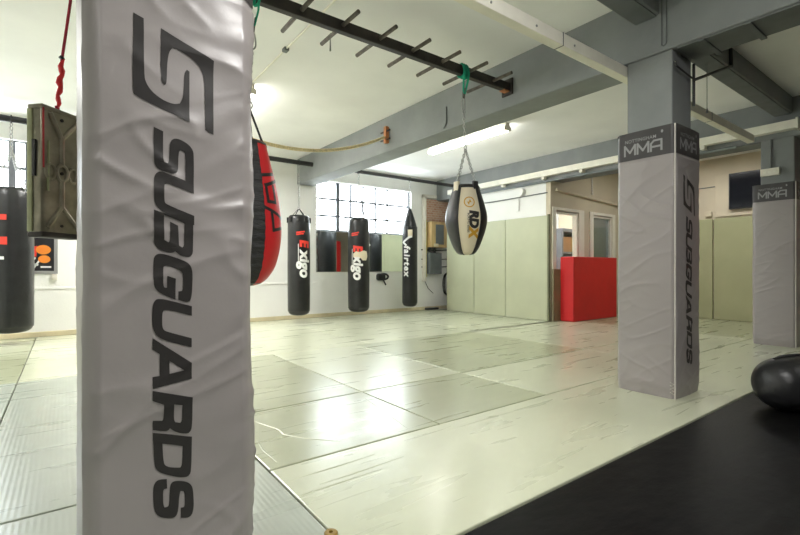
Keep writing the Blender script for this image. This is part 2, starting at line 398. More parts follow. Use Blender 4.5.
def make_pad(cx, cy, seed, label, letters, mma_faces, w=PW, dp=PD):
    """(cx, cy) = corner nearest the camera; faces run +x (front, towards -y) and +y (side, towards -x)."""
    root = thing('pillar_pad', (cx+w/2, cy+dp/2, 0), label, 'pillar pad', 'padded pillars')
    def surf(f, u, z, off=0.0):
        ww = w if f in (0, 2) else dp
        d = pad_disp(f, u, z, seed, ww)+off
        if f == 0: return (cx+u, cy-d, z)
        if f == 1: return (cx+w+d, cy+u, z)
        if f == 2: return (cx+w-u, cy+dp+d, z)
        return (cx-d, cy+dp-u, z)
    def shell(z0, z1, nz, off, name, m):
        bm = bmesh.new(); cols = []; NU = 44; R = .034 if seed == 1 else .022
        path = []
        for f in range(4):
            ww = w if f in (0, 2) else dp
            for i in range(NU): path.append((f, R+(ww-2*R)*i/(NU-1)))
        for (f, u) in path:
            cols.append([bm.verts.new(surf(f, u, z0+(z1-z0)*j/nz, off)) for j in range(nz+1)])
        n = len(cols)
        for i in range(n):
            A, B = cols[i], cols[(i+1) % n]
            for j in range(nz): bm.faces.new((A[j], B[j], B[j+1], A[j+1]))
        bmesh.ops.recalc_face_normals(bm, faces=bm.faces[:])
        mb = MB(); mb.bm.free(); mb.bm = bm
        o = mb.build(name, m, root, smooth='all')
        return o
    cover = shell(0.0, PH, 260, 0, 'cover', M['pad'])
    band = shell(PH-.225, PH+.002, 20, .003, 'header_band', M['band'])
    # flat top lid between cover and column
    MB().box((cx+.004, cy+.004, PH-.02), (cx+w-.004, cy+dp-.004, PH-.002)).build('top_lid', M['band'], root)
    for (px, py) in ((cx+.003, cy+.003),) if not letters or 3 in mma_faces else ():
        MB().tube([(px-.003+.002*noise.noise(Vector((0, 0, z*.3))), py-.003, z/20*PH) for z in range(0, 21)], .0055, 8).build('corner_piping', M['piping'], root, smooth=True)
    if letters:
        for L in LETTERS:
            wrap(poly_mesh(L), lambda u, z: surf(0, u, z, .0016), .015, 'letter', M['ink'], cover)
        for L in EMBLEM:
            wrap(poly_mesh([L]), lambda u, z: surf(0, u, z, .0016), .015, 'emblem', M['ink'], cover)
    # header lettering, drawn as bars: wide MMA under a small NOTTINGHAM
    for f in mma_faces:
        ww = w if f in (0, 2) else dp
        flip = (lambda u, z, f=f: surf(f, u, z, .0055))
        u0 = ww*.5-.155
        st = .0155; hh = .080; zb = PH-.182
        def bar(p, q):
            p = Vector(p); q = Vector(q); d = (q-p).normalized(); nn = Vector((-d.y, d.x))*st/2
            p = p-d*st*.35; q = q+d*st*.35
            return [tuple(p+nn), tuple(q+nn), tuple(q-nn), tuple(p-nn)]
        glyphs = []
        for k in range(2):
            a = u0+k*.104; glyphs.append([bar((a, zb), (a, zb+hh)), bar((a, zb+hh), (a+.042, zb+.020)), bar((a+.042, zb+.020), (a+.084, zb+hh)), bar((a+.084, zb+hh), (a+.084, zb))])
        a = u0+.208; glyphs.append([bar((a, zb), (a, zb+hh*.72)), bar((a, zb+hh*.72), (a+.022, zb+hh)), bar((a+.022, zb+hh), (a+.078, zb+hh)), bar((a+.078, zb), (a+.078, zb+hh)), bar((a, zb+.032), (a+.078, zb+.032))])
        for gl in glyphs:
            mb = MB()
            for b in gl: mb.bm.faces.new([mb.bm.verts.new((x, y, 0)) for x, y in b])
            me = bpy.data.meshes.new('t'); mb.bm.to_mesh(me); mb.bm.free()
            wrap(me, flip, .03, 'header_letter', M['silver'], band)
        tm = text_mesh('NOTTINGHAM', .038, .0003, 0, 1.06)
        wrap(tm, lambda x, y, u0=u0: flip(u0+x*.93, PH-.082+y), .03, 'header_lettering', M['silver'], band)
        mb = MB(); mb.lathe([(.009, 0), (.0, .002)], (0, 0, 0), 10, cap=False)
        me = bpy.data.meshes.new('t'); mb.bm.to_mesh(me); mb.bm.free()
        wrap(me, lambda x, y, u0=u0: flip(u0+.29+x, PH-.040+y*1.4), .05, 'header_mark', M['silver'], band)
    return root, surf
make_pad(.041, 1.50, 1, 'grey padded pillar cover nearest the camera with large dark vertical lettering', True, (0,))
r2, s2 = make_pad(3.735, 1.503, 4, 'grey pillar pad in mid-room with dark header band above and lettering on its narrow side', True, (0, 3))
make_pad(7.42, 1.58, 9, 'grey pillar pad at the far right edge beyond the black bag', False, (0, 3))
# white stitches at the foot of the mid-room pad
st = MB()
for k in range(7):
    a = (3.733-.006, 1.56-.012*k if k < 0 else 1.545-.006*k, .055+.014*k); 
    st.tube([(3.724, 1.535, .04+.013*k), (3.727, 1.507, .052+.013*k)] if k % 2 else [(3.727, 1.507, .052+.013*(k-1)), (3.724, 1.535, .04+.013*(k+1))], .0016, 5)
st.build('stitching', M['piping'], r2)

# ------------------------------------------------------------------ floor mats
def fmat(x0, y0, x1, y1, m, label, h=.0):
    g = .005
    o = MB().box((x0+g, y0+g, -.02), (x1-g, y1-g, h), .006, 3).build('floor_mat', M[m])
    return tag(o, label, 'floor mat', 'sage floor mats')
fm0 = fmat(.81, 1.23, 4.2, 2.18, 'sage', 'pale sage floor mat edging the black mat, from the near pillar to the mid-room pillar')
for cr_ in (((.83, 1.855, 0), (1.05, 1.86, 0), (1.27, 1.86, 0)), ((.83, 2.02, 0), (1.1, 2.02, 0), (1.34, 2.03, 0)), ((.95, 1.90, 0), (1.12, 1.90, 0), (1.45, 1.915, 0)), ((1.9, 2.06, 0), (2.3, 2.07, 0), (2.9, 2.05, 0))):
    MB().tube(cr_, [.002, .006, .002], 8, flat=.4).build('crease', M['sage'], fm0, smooth=True)
fmat(4.2, 1.23, 7.3, 2.18, 'sage', 'pale sage floor mat between the mid-room pillar and the far right pillar')
fmat(7.3, -.6, RIGHT, 2.18, 'sage', 'pale sage floor mat around the far right padded pillar')
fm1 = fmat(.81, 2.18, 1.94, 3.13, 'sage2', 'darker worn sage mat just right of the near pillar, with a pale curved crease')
MB().tube([(.98, 3.02, .0), (1.02, 2.86, .0), (1.07, 2.70, .0), (1.06, 2.60, .0), (1.14, 2.46, .0), (1.28, 2.30, .0)], [.002, .006, .007, .008, .006, .002], 8, flat=.35).build('crease', M['sage'], fm1, smooth=True)
fm1.children[0]['label'] = 'pale curved crease'
MB().tube([(.90, 2.62, 0), (.875, 2.44, 0), (.88, 2.25, 0)], [.002, .005, .002], 8, flat=.4).build('crease', M['sage2'], fm1, smooth=True)
MB().tube([(1.86, 2.95, 0), (1.80, 2.6, 0), (1.72, 2.23, 0)], [.002, .005, .002], 8, flat=.4).build('crease', M['sage2'], fm1, smooth=True)
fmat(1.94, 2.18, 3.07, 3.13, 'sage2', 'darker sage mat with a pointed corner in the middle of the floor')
fmat(3.07, 2.18, 5.2, 3.13, 'sage', 'light sage mat left of the mid-room pillar, in front of the red block')
fmat(5.2, 2.18, 7.9, 3.13, 'sage', 'sage mat seen behind the mid-room pillar')
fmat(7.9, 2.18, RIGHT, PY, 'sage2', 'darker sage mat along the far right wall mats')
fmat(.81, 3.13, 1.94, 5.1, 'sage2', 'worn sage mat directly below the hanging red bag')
fmat(1.94, 3.13, 3.07, 5.1, 'sage', 'bright sage mat reflecting the window, below the pear-shaped bag')
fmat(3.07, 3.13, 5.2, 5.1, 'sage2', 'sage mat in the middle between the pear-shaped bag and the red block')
fmat(5.2, 3.13, 7.9, PY, 'sage', 'sage mat in front of the red foam block')
fmat(.81, 5.1, 3.3, 7.1, 'sage', 'sage mat in front of the leftmost of the three slim wall bags')
fmat(3.3, 5.1, 5.4, 7.1, 'sage', 'sage mat in front of the middle slim bag')
fmat(5.4, 5.1, PX, 7.1, 'sage', 'sage mat along the upright green wall mats')
fmat(.81, 7.1, 4.1, BACK-.02, 'sage', 'sage mat under the slim bag left of the mirror')
fmat(4.1, 7.1, 7.38, BACK-.02, 'sage', 'sage mat under the slim bags below the window')
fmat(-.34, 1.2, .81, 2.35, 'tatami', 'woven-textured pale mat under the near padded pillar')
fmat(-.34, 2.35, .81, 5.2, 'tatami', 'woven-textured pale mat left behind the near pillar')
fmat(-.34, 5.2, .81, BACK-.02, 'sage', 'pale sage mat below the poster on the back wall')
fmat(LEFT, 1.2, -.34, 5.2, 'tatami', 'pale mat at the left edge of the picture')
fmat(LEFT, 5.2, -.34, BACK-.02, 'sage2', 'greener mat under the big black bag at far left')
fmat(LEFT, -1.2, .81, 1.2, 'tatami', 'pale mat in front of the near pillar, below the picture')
tag(MB().box((.82, FRONT, -.02), (7.29, 1.222, -.003), .004).build('floor_mat', M['blackmat']), 'large black vinyl floor mat in the lower right corner', 'floor mat')

# small round brown thing at the corner of the near mat
tag(MB().lathe([(.004, .004), (.020, .004), (.024, .0), (.026, .006), (.026, .020), (.022, .024), (.008, .024), (.006, .010)], (.792, 1.495, 0), 24).build('tape_roll', M['tape'], smooth=True), 'small round brown roll lying on a mat corner at the bottom edge', 'tape roll')

# ------------------------------------------------------------------ wall mats
def wmat(lo, hi, m, label, bev=.012, name='wall_mat'):
    return tag(MB().box(lo, hi, bev, 3).build(name, M[m]), label, 'wall mat', 'upright wall mats')
wmat((PX, 7.16, 0), (PX+.05, 8.06, 2.03), 'panel', 'olive green wall mat farthest left, beside the electric boxes')
wmat((PX, 6.26, 0), (PX+.05, 7.15, 2.03), 'panel', 'olive green wall mat, middle one of the three below the white wall')
wmat((PX, PY+.03, 0), (PX+.05, 6.25, 2.03), 'panel', 'olive green wall mat nearest the red block, beside the corner')
struct(MB().box((PX, PY, 0), (PX+.055, PY+.028, 2.05), .003).build('trim_4', M['paneledge']))
wmat((RIGHT-.05, 3.48, 0), (RIGHT, 5.18, 2.0), 'panelfar', 'olive wall mat on the far right wall, left of the dark seam')
wmat((RIGHT-.05, 1.5, 0), (RIGHT, 3.46, 2.0), 'panelfar', 'olive wall mat on the far right wall, below the television')
wmat((PX+.06, PY-.07, 0), (8.1, PY-.035, 1.0), 'brownmat', 'low brown mat standing on edge behind the left end of the red block', .006)
rb = thing('crash_mat', (8.4, 5.0, 0), 'bright red foam block standing on its long edge against the office wall', 'crash mat')
b = MB().box((7.67, 4.84, 0), (9.25, 5.13, 1.235), .022, 4).build('foam_block', M['redmat'], rb)
MB().tube([(7.668, 4.845, .03), (7.668, 4.845, 1.21)], .006, 6).tube([(7.69, 4.838, 1.218), (9.23, 4.838, 1.218)], .005, 6).build('seam_piping', M['red'], rb, smooth=True)

# ------------------------------------------------------------------ hanging pipes, trunking, lights
pz = 2.97
hp = thing('hanging_pipe', (1.8, 7.80, pz), 'black steel pipe along the back wall from the left window to the first beam', 'pipe')
MB().tube([(LEFT, 7.80, pz), (3.745, 7.80, pz)], .042, 14).build('pipe', M['blackpipe'], hp, smooth=True)
hp = thing('hanging_pipe', (5.7, 7.80, pz), 'black steel pipe between the two beams above the slim bags', 'pipe')
MB().tube([(4.10, 7.80, pz), (7.46, 7.80, pz)], .036, 14).build('pipe', M['blackpipe'], hp, smooth=True)
MB().tube([(7.42, 7.80, pz), (7.46, 7.80, pz)], .06, 14).build('end_flange', M['blackpipe'], hp, smooth=True)

tk = thing('cable_trunking', (3.5, 1.92, 2.63), 'cream box trunking running under the beam behind the mid-room pillar', 'trunking')
MB().box((LEFT, 1.887, 2.600), (6.98, 1.962, 2.692), .004).build('channel', M['trunk'], tk)
for x in (2.86, .9, 5.6):
    MB().box((x-.004, 1.885, 2.598), (x+.004, 1.964, 2.6945)).build('joint_line', M['soffit'], tk)
for x in (2.1, 2.55, 3.0): MB().tube([(x, 1.888, 2.64), (x, 1.882, 2.64)], .008, 8).build('screw', M['steel'], tk)
MB().box((6.98, 1.893, 2.606), (6.992, 1.956, 2.686)).build('hollow_shade_plate', M['blackplastic'], tk)  # solid black plate painted as the dark inside of the hollow end
tk2 = thing('cable_trunking', (7.36, 5, 2.74), 'long cream trunking fixed along the side of the far beam', 'trunking')
MB().box((7.34, 1.56, 2.775), (7.455, 7.97, 2.885), .004).build('channel', M['trunk'], tk2)
MB().box((7.325, 1.54, 2.76), (7.455, 1.565, 2.90), .003).build('end_cap', M['trunk'], tk2)
for y in (2.6, 3.7, 4.5, 5.3, 6.3):
    MB().box((7.35, y-.03, 2.72), (7.45, y+.03, 2.774), .004).build('bracket', M['trunk'], tk2)
tag(MB().tube([(7.40, 7.9, 2.69), (7.40, 6.0, 2.68), (7.40, 4.2, 2.68), (7.40, 2.2, 2.68)], .022, 10).build('conduit_pipe', M['grey_box'], smooth=True), 'grey conduit pipe running under the long cream trunking', 'pipe')

def lamp(x, y0, y1, label):
    r = thing('ceiling_light', (x, (y0+y1)/2, CEIL), label, 'ceiling light')
    MB().box((x-.05, y0, CEIL-.06), (x+.05, y1, CEIL), .008).build('housing', M['frame_w'], r)
    MB().box((x-.065, y0+.02, CEIL-.115), (x+.065, y1-.02, CEIL-.062), .02, 3).build('diffuser', M['tube'], r, smooth=True)
    for y in (y0+.015, y1-.015): MB().box((x-.07, y-.015, CEIL-.12), (x+.07, y+.015, CEIL-.055), .004).build('end_cap', M['frame_w'], r)
lamp(1.76, 5.32, 6.8, 'lit fluorescent ceiling light left, just beyond the near pillar edge')
lamp(5.33, 4.45, 6.25, 'lit fluorescent ceiling light behind the long grey beam')
cc = thing('ceiling_conduit', (1.76, 3, CEIL), 'thin cream conduit with a junction box on the ceiling above the rung bar', 'conduit')
MB().tube([(1.76, -2, CEIL-.012), (1.76, 5.32, CEIL-.012)], .009, 8).build('conduit_pipe', M['trunk'], cc, smooth=True)
MB().box((1.735, 4.24, CEIL-.035), (1.785, 4.31, CEIL), .006).build('junction_box', M['soffit'], cc)

# ------------------------------------------------------------------ rung bar on the beam
LZ = 2.905; LY = 3.12
lb = thing('rung_bar', (3.74, LY, LZ), 'dark steel monkey bar with cross rungs bolted to the grey beam', 'monkey bar')
MB().box((.2, LY-.028, LZ-.045), (3.72, LY+.028, LZ+.045), .005).build('rail', M['darksteel'], lb)
MB().box((3.718, LY-.07, LZ-.085), (3.738, LY+.07, LZ+.085), .004).build('mounting_plate', M['darksteel'], lb)
MB().box((3.64, LY-.034, LZ-.055), (3.72, LY+.034, LZ-.04), .003).build('weld_shoe', M['wood'], lb)
for k in range(10):
    x = 3.48-.347*k
    if x < .3: break
    MB().tube([(x, 2.86, LZ+.004), (x, 3.46, LZ+.004)], .0165, 12).build('rung', M['rung'], lb, smooth=True)

def sling(name, x, ztip, label, hook=True):
    r = thing(name, (x, LY, LZ), label, 'strap')
    mb = MB()
    for dx in (-.028, .0, .028):
        pts = []
        for k in range(17):
            a = k*2*PI/16
            pts.append((x+dx*1.0+.006*math.sin(a*2), LY+.043*math.cos(a), LZ+.062*math.sin(a)))
        mb.tube(pts[:-1], .013, 8, closed=True, flat=.8)
    mb.build('wrapped_webbing', M['green'], r, smooth=True)
    mb = MB()
    mb.tube([(x-.03, LY-.045, LZ-.02), (x-.025, LY-.03, LZ-.12), (x-.006, LY-.01, LZ-.22)], .014, 8, flat=.35)
    mb.tube([(x+.03, LY-.045, LZ-.02), (x+.03, LY-.03, LZ-.11), (x+.008, LY-.01, LZ-.22)], .016, 8, flat=.35)
    mb.build('loop', M['green'], r, smooth=True)
    mb = MB().tube([(x-.012, LY-.012, LZ-.16), (x-.004, LY-.005, LZ-.26)], .011, 8, flat=.5).tube([(x+.014, LY-.012, LZ-.16), (x+.005, LY-.005, LZ-.26)], .011, 8, flat=.5)
    mb.build('grey_tail', M['strap'], r, smooth=True)
    if hook:
        c = Vector((x, LY, LZ-.315)); pts = []
        for k in range(20):
            a = k*2*PI/20; rr = .02+.006*math.cos(a+PI/2)*-1
            pts.append(c+Vector((math.cos(a)*(.021-.006*math.sin(a)), 0, math.sin(a)*.062)))
        MB().tube(pts, .0055, 8, closed=True).build('carabiner', M['steel'], r, smooth=True)
    return r
sling('hanging_strap', 3.08, 0, 'green webbing strap with carabiner looped over the rung bar above the pear-shaped bag')
sling('hanging_strap', 1.045, 0, 'green webbing strap on the rung bar at the edge of the near pillar')

# ------------------------------------------------------------------ cream and black pear bag
BX, BY = 3.12, 3.12
RZ = [(.045, 1.137), (.068, 1.141), (.084, 1.150), (.102, 1.17), (.130, 1.22), (.158, 1.29), (.183, 1.365), (.198, 1.43), (.202, 1.48), (.197, 1.535), (.182, 1.60), (.162, 1.67), (.140, 1.74), (.126, 1.785), (.116, 1.80), (.10, 1.808)]
def prof_r(prof, z):
    for (r0, z0), (r1, z1) in zip(prof, prof[1:]):
        if z0 <= z <= z1: return r0+(r1-r0)*(z-z0)/max(1e-9, z1-z0)
    return prof[-1][0] if z > prof[-1][1] else prof[0][0]
def dense(prof, n=4):
    out = []
    for i in range(len(prof)-1):
        p0 = prof[max(0, i-1)]; p1 = prof[i]; p2 = prof[i+1]; p3 = prof[min(len(prof)-1, i+2)]
        for k in range(n):
            t = k/n; out.append(tuple(.5*((2*p1[j])+(-p0[j]+p2[j])*t+(2*p0[j]-5*p1[j]+4*p2[j]-p3[j])*t*t+(-p0[j]+3*p1[j]-3*p2[j]+p3[j])*t**3) for j in (0, 1)))
    out.append(prof[-1]); return out
RZd = dense(RZ)
pb = thing('pear_punch_bag', (BX, BY, 1.135), 'cream and black pear-shaped punch bag hung on chains from the rung bar', 'punch bag')
view = math.atan2(-BY, -BX)            # direction from the bag back to the middle of the room's front
c0 = view+.17; hw = .56
def seg_panel(a0, a1, m, name):
    return MB().lathe(RZd, (BX, BY, 0), max(4, int((a1-a0)/.08)), a0, a1).build(name, M[m], pb, smooth='all')
seg_panel(c0-hw, c0+hw, 'cream', 'cream_panel')['label'] = 'cream front panel'
seg_panel(c0+hw, c0+PI-hw, 'blackv', 'black_panel'); seg_panel(c0+PI-hw, c0+PI+hw, 'cream', 'cream_panel'); seg_panel(c0+PI+hw, c0+2*PI-hw, 'blackv', 'black_panel')
MB().lathe([(.001, 1.809), (.10, 1.811), (.12, 1.803), (.129, 1.79), (.133, 1.77)], (BX, BY, 0), 32, cap=False).build('top_cap', M['blackv'], pb, smooth='all')
MB().lathe([(.001, 1.136), (.045, 1.137)], (BX, BY, 0), 32, cap=False).build('bottom_cap', M['cream'], pb)
for s in (-1, 1):
    pts = [(BX+math.cos(c0+s*hw)*(r+.003), BY+math.sin(c0+s*hw)*(r+.003), z) for r, z in RZd]
    MB().tube(pts, .005, 6).build('seam_piping', M['blackv'], pb, smooth=True)
tm = MB()
for k in range(4):
    a = c0+.5+k*PI/2+.1
    rr = .122; P = Vector((BX+rr*math.cos(a), BY+rr*math.sin(a), 1.815))
    o = MB().box(P-Vector((.03, .012, .10)), P+Vector((.03, .018, .02)), .006, 2, Matrix.Rotation(a-PI/2, 3, 'Z')).build('strap_tab', M['cream'] if k == 3 else M['blackv'], pb, smooth=True)
    ch = MB(); chain_links(ch, P+Vector((0, 0, .02)), (BX-.01, BY, 2.16), .032, .0034); ch.build('chain', M['steel'], pb, smooth=True)
ch = MB(); chain_links(ch, (BX-.01, BY, 2.16), (3.085, BY, 2.53), .04, .0045); ch.build('chain', M['steel'], pb, smooth=True)
def on_pear(cx, zc):
    def f(x, y, off=.002):       # text running downwards, tops to the right
        z = zc-x; u = y; r = prof_r(RZd, z)+off; a = c0+cx+u/max(r, .10)
        return (BX+r*math.cos(a), BY+r*math.sin(a), z)
    return f
f = on_pear(.02, 1.545)
wrap(text_mesh('RD', .118, .0085, .12, 1.0), f, .02, 'lettering', M['ink'], pb)['label'] = 'black RD of the lettering'
wrap(text_mesh('X', .118, .0085, .12, 1.0), lambda x, y: f(x+.16, y), .02, 'lettering', M['gold'], pb)['label'] = 'gold X of the lettering'
wrap(text_mesh('BOXING SERIES', .026, .0005), lambda x, y: on_pear(-.10, 1.52)(x, y), .02, 'lettering', M['ink'], pb)
ring = []
for k in range(28):
    a = k*2*PI/28; ring.append((math.cos(a)*.052, math.sin(a)*.052))
inn = [(x*.80, y*.80) for x, y in ring]
bolt = [(-.030, .006), (.004, .022), (.002, .004), (.030, -.006), (-.004, -.022), (-.002, -.004)]
wrap(poly_mesh([ring, inn, bolt]), lambda x, y: on_pear(.0, 1.625)(x, y), .02, 'emblem', M['gold'], pb)['label'] = 'round gold emblem'

# ------------------------------------------------------------------ red teardrop bag behind the near pillar
TX, TY = 1.015, 3.12
TZ = [(.03, .885), (.08, .90), (.13, .94), (.18, 1.02), (.212, 1.15), (.222, 1.28), (.212, 1.42), (.185, 1.58), (.152, 1.72), (.125, 1.83), (.115, 1.87), (.10, 1.875)]
TZd = dense(TZ)
tb = thing('teardrop_punch_bag', (TX, TY, .885), 'red and black teardrop punch bag hanging beside the right edge of the near pillar', 'punch bag')
tv = math.atan2(-TY, -TX)
for a0, a1, m, nm in ((tv+.05, tv+.50, 'lace', 'ruched_panel'), (tv+.50, tv+2.0, 'red', 'red_panel'), (tv+2.0, tv+2*PI-.6, 'red', 'red_panel'), (tv+2*PI-.6, tv+2*PI+.05, 'red', 'red_panel')):
    fn = (lambda a, z: 1+.018*math.sin(z*95)) if m == 'lace' else None
    MB().lathe(dense(TZ, 10) if m == 'lace' else TZd, (TX, TY, 0), max(6, int((a1-a0)/.07)), a0, a1, fn).build(nm, M[m], tb, smooth='all')
MB().lathe([(.001, 1.872), (.10, 1.877), (.118, 1.87), (.124, 1.85)], (TX, TY, 0), 30, cap=False).build('top_cap', M['blackv'], tb, smooth='all')
MB().lathe([(.001, .884), (.035, .885), (.09, .902)], (TX, TY, 0), 30, cap=False).build('bottom_cap', M['blackv'], tb, smooth='all')
for a in (tv+.2, tv+1.9, tv+3.6):
    MB().tube([(TX+.115*math.cos(a), TY+.115*math.sin(a), 1.85), (TX+.008*math.cos(a), TY+.008*math.sin(a), 2.11)], .016, 8, flat=.3).build('strap', M['blackstrap'], tb)
MB().tube([(TX+.028*math.cos(k*PI/8), TY, 2.135+.028*math.sin(k*PI/8)) for k in range(16)], .005, 8, closed=True).build('ring', M['steel'], tb, smooth=True)
ch = MB(); chain_links(ch, (TX, TY, 2.16), (1.04, TY, 2.54), .04, .0045); ch.build('chain', M['steel'], tb, smooth=True)
def on_tear(a_c, zc):
    def f(x, y):
        z = zc-x; r = prof_r(TZd, z)+.003; a = tv+a_c+y/r
        return (TX+r*math.cos(a), TY+r*math.sin(a), z)
    return f
def bars2mesh(bars, st):
    mb = MB()
    for p, q in bars:
        p = Vector(p); q = Vector(q); d = (q-p).normalized(); nn = Vector((-d.y, d.x))*st/2; p = p-d*st/2; q = q+d*st/2
        mb.bm.faces.new([mb.bm.verts.new((v.x, v.y, 0)) for v in (p+nn, q+nn, q-nn, p-nn)])
    me = bpy.data.meshes.new('t'); mb.bm.to_mesh(me); mb.bm.free(); return me
wrap(bars2mesh([((0, -.11), (-.03, .03)), ((.06, -.07), (.0, .09)), ((.06, -.07), (.17, -.07)), ((.06, 0), (.17, 0)), ((.17, -.07), (.17, .0)), ((.21, -.11), (.27, .07)), ((.25, -.05), (.36, -.04)), ((.36, -.04), (.34, .06))], .022),
     on_tear(.98, 1.62), .02, 'lettering', M['blackv'], tb)['label'] = 'angular black lettering'

# ------------------------------------------------------------------ slim black bags along the back wall
def slim_bag(x, y, r, z0, z1, label, kind, seg=36):
    r_ = thing('heavy_bag', (x, y, z0), label, 'punch bag', 'black bags along the back wall')
    if kind == 'cone':
        zc = z0+(z1-z0)*.80
        prof = [(.001, z0), (r*.5, z0+.004), (r*.82, z0+.03), (r*.96, z0+.08), (r, z0+.16), (r*1.0, (z0+zc)/2), (r*.99, zc-.08), (r*.93, zc), (r*.62, zc+(z1-zc)*.42), (r*.28, zc+(z1-zc)*.80), (r*.08, z1-.01), (.004, z1)]
    else:
        prof = [(.001, z0), (r*.5, z0+.004), (r*.82, z0+.03), (r*.96, z0+.08), (r, z0+.17), (r*1.01, (z0+z1)/2), (r*.99, z1-.25), (r*.95, z1-.08), (r*.86, z1-.025), (r*.7, z1-.01), (.004, z1-.004)]
    pd = dense(prof, 5)
    def fn(a, z): return 1+.012*noise.noise(Vector((math.cos(a)*2, math.sin(a)*2, z*3+x)))
    MB().lathe(pd, (x, y, 0), seg, fn=fn).build('body', M['blackv2'], r_, smooth='all')
    fa = math.atan2(-y, -x)
    def on(ac, zc):
        def f(tx, ty):
            z = zc-tx; rr = prof_r(pd, z)*1.014+.003; a = fa+ac+ty/rr
            return (x+rr*math.cos(a), y+rr*math.sin(a), z)
        return f
    return r_, on, pd, fa
def bag_straps(root, x, y, r, zt, ztop, fa, m='blackstrap', chain_from=None):
    for k in range(4):
        a = fa+.6+k*PI/2
        MB().tube([(x+r*.93*math.cos(a), y+r*.93*math.sin(a), zt-.10), (x+r*.80*math.cos(a), y+r*.80*math.sin(a), zt+.0), (x+.012*math.cos(a), y+.012*math.sin(a), ztop)], .014, 6, flat=.35).build('hanging_strap', M[m], root, smooth=True)
    MB().tube([(x+.022*math.cos(k*PI/8), y, ztop+.012+.022*math.sin(k*PI/8)) for k in range(16)], .005, 6, closed=True).build('ring', M['steel'], root, smooth=True)
    ch = MB(); chain_links(ch, (x, y, ztop+.03), (x, y, pz-.04), .05, .005); ch.build('chain', M['steel'], root, smooth=True)
    MB().tube([(x, y+.048*math.cos(k*PI/8), pz+.048*math.sin(k*PI/8)) for k in range(16)], .007, 6, closed=True).build('pipe_hook', M['blackpipe'], root, smooth=True)

XI = .225
def exigo(root, on, ac, zc):
    wrap(text_mesh('E', XI*1.1, .013, .12), on(ac, zc), .03, 'lettering', M['redprint'], root)['label'] = 'red letter E'
    wrap(text_mesh('xigo', XI*1.25, .012, .12, 1.02), lambda x, y: on(ac, zc)(x+.195, y), .03, 'lettering', M['white'], root)['label'] = 'white letters xigo'
    wrap(bars2mesh([((0, 0), (.30, 0))], .012), lambda x, y: on(ac, zc)(x+.08, y-.035), .03, 'lettering', M['white'], root)
def redmark(root, on, ac, zc):
    wrap(bars2mesh([((0, -.06), (-.02, .07)), ((.035, -.06), (.02, .05))], .026), on(ac, zc), .03, 'emblem', M['redprint'], root)['label'] = 'small red emblem'
YB = 7.80
r1, on1, pd1, fa1 = slim_bag(3.47, YB, .203, .145, 2.0, 'slim black heavy bag with red and white lettering left of the mirror', 'straight')
bag_straps(r1, 3.47, YB, .203, 1.96, 2.11, fa1); exigo(r1, on1, .12, 1.53); redmark(r1, on1, .12, 1.66)
for k in range(8):
    a = fa1+k*PI/4
    MB().box((3.47+.198*math.cos(a)-.02, YB+.198*math.sin(a)-.02, 1.85), (3.47+.198*math.cos(a)+.02, YB+.198*math.sin(a)+.02, 1.95), .006, 1, Matrix.Rotation(a, 3, 'Z')).build('strap_tab', M['blackstrap'], r1)
r2b, on2, pd2, fa2 = slim_bag(4.76, YB, .215, .135, 2.03, 'slim black heavy bag with a cream tape patch over its lettering, before the mirror', 'straight')
bag_straps(r2b, 4.76, YB, .215, 2.0, 2.58, fa2, 'strap'); exigo(r2b, on2, -.45, 1.47); redmark(r2b, on2, -.35, 1.70)
blob = smooth_poly([(.0, -.10), (-.05, -.04), (-.03, .03), (-.07, .10), (-.05, .18), (.05, .21), (.13, .17), (.13, .09), (.07, .04), (.06, -.03), (.07, -.09)], 2)
wrap(poly_mesh([blob]), lambda x, y: [c for c in on2(-.05, 1.30)(x, y)], .03, 'tape_patch', M['cream'], r2b)['label'] = 'cream tape patch'
o = r2b.children[-1]
for v in o.data.vertices:   # patch lies over the print
    d = Vector((v.co.x-4.76, v.co.y-YB, 0)).normalized(); v.co += d*.004
r3, on3, pd3, fa3 = slim_bag(6.07, YB, .166, .175, 2.36, 'slim black bag with a pointed top and white vertical lettering, rightmost of the row', 'cone')
ch = MB(); chain_links(ch, (6.07, YB, 2.36), (6.07, YB, pz-.03), .05, .005); ch.build('chain', M['steel'], r3, smooth=True)
MB().tube([(6.07, YB+.042*math.cos(k*PI/8), pz+.042*math.sin(k*PI/8)) for k in range(16)], .007, 6, closed=True).build('pipe_hook', M['blackpipe'], r3, smooth=True)
wrap(text_mesh('fairtex', .20, .008, .1, 1.22), on3(-.78, 1.50), .03, 'lettering', M['white'], r3)['label'] = 'white vertical lettering'
wrap(bars2mesh([((.02, -.09), (-.09, .06)), ((.02, -.09), (.08, -.02)), ((-.09, .06), (-.10, .10))], .045), on3(-.42, 1.60), .03, 'emblem', M['white'], r3)['label'] = 'white swoosh emblem'
wrap(bars2mesh([((0, 0), (.05, 0))], .10), on3(.05, 1.80), .03, 'tape_patch', M['cream'], r3)
r4, on4, pd4, fa4 = slim_bag(-.57, YB, .235, .16, 2.07, 'large black heavy bag at the left edge, beside the olive can', 'straight')
for k in range(4):
    a = fa4+.5+k*PI/2
    ch = MB(); chain_links(ch, (-.57+.2*math.cos(a), YB+.2*math.sin(a), 2.05), (-.57, YB, 2.56), .045, .006); ch.build('chain', M['steel'], r4, smooth=True)
    P = Vector((-.57+.215*math.cos(a), YB+.215*math.sin(a), 2.03)); 
    MB().tube([P+Vector((.03*math.cos(q*PI/6), 0, .03*math.sin(q*PI/6))) for q in range(12)], .006, 6, closed=True).build('ring', M['steel'], r4, smooth=True)
ch = MB(); chain_links(ch, (-.57, YB, 2.56), (-.57, YB, pz-.04), .06, .006); ch.build('chain', M['steel'], r4, smooth=True)
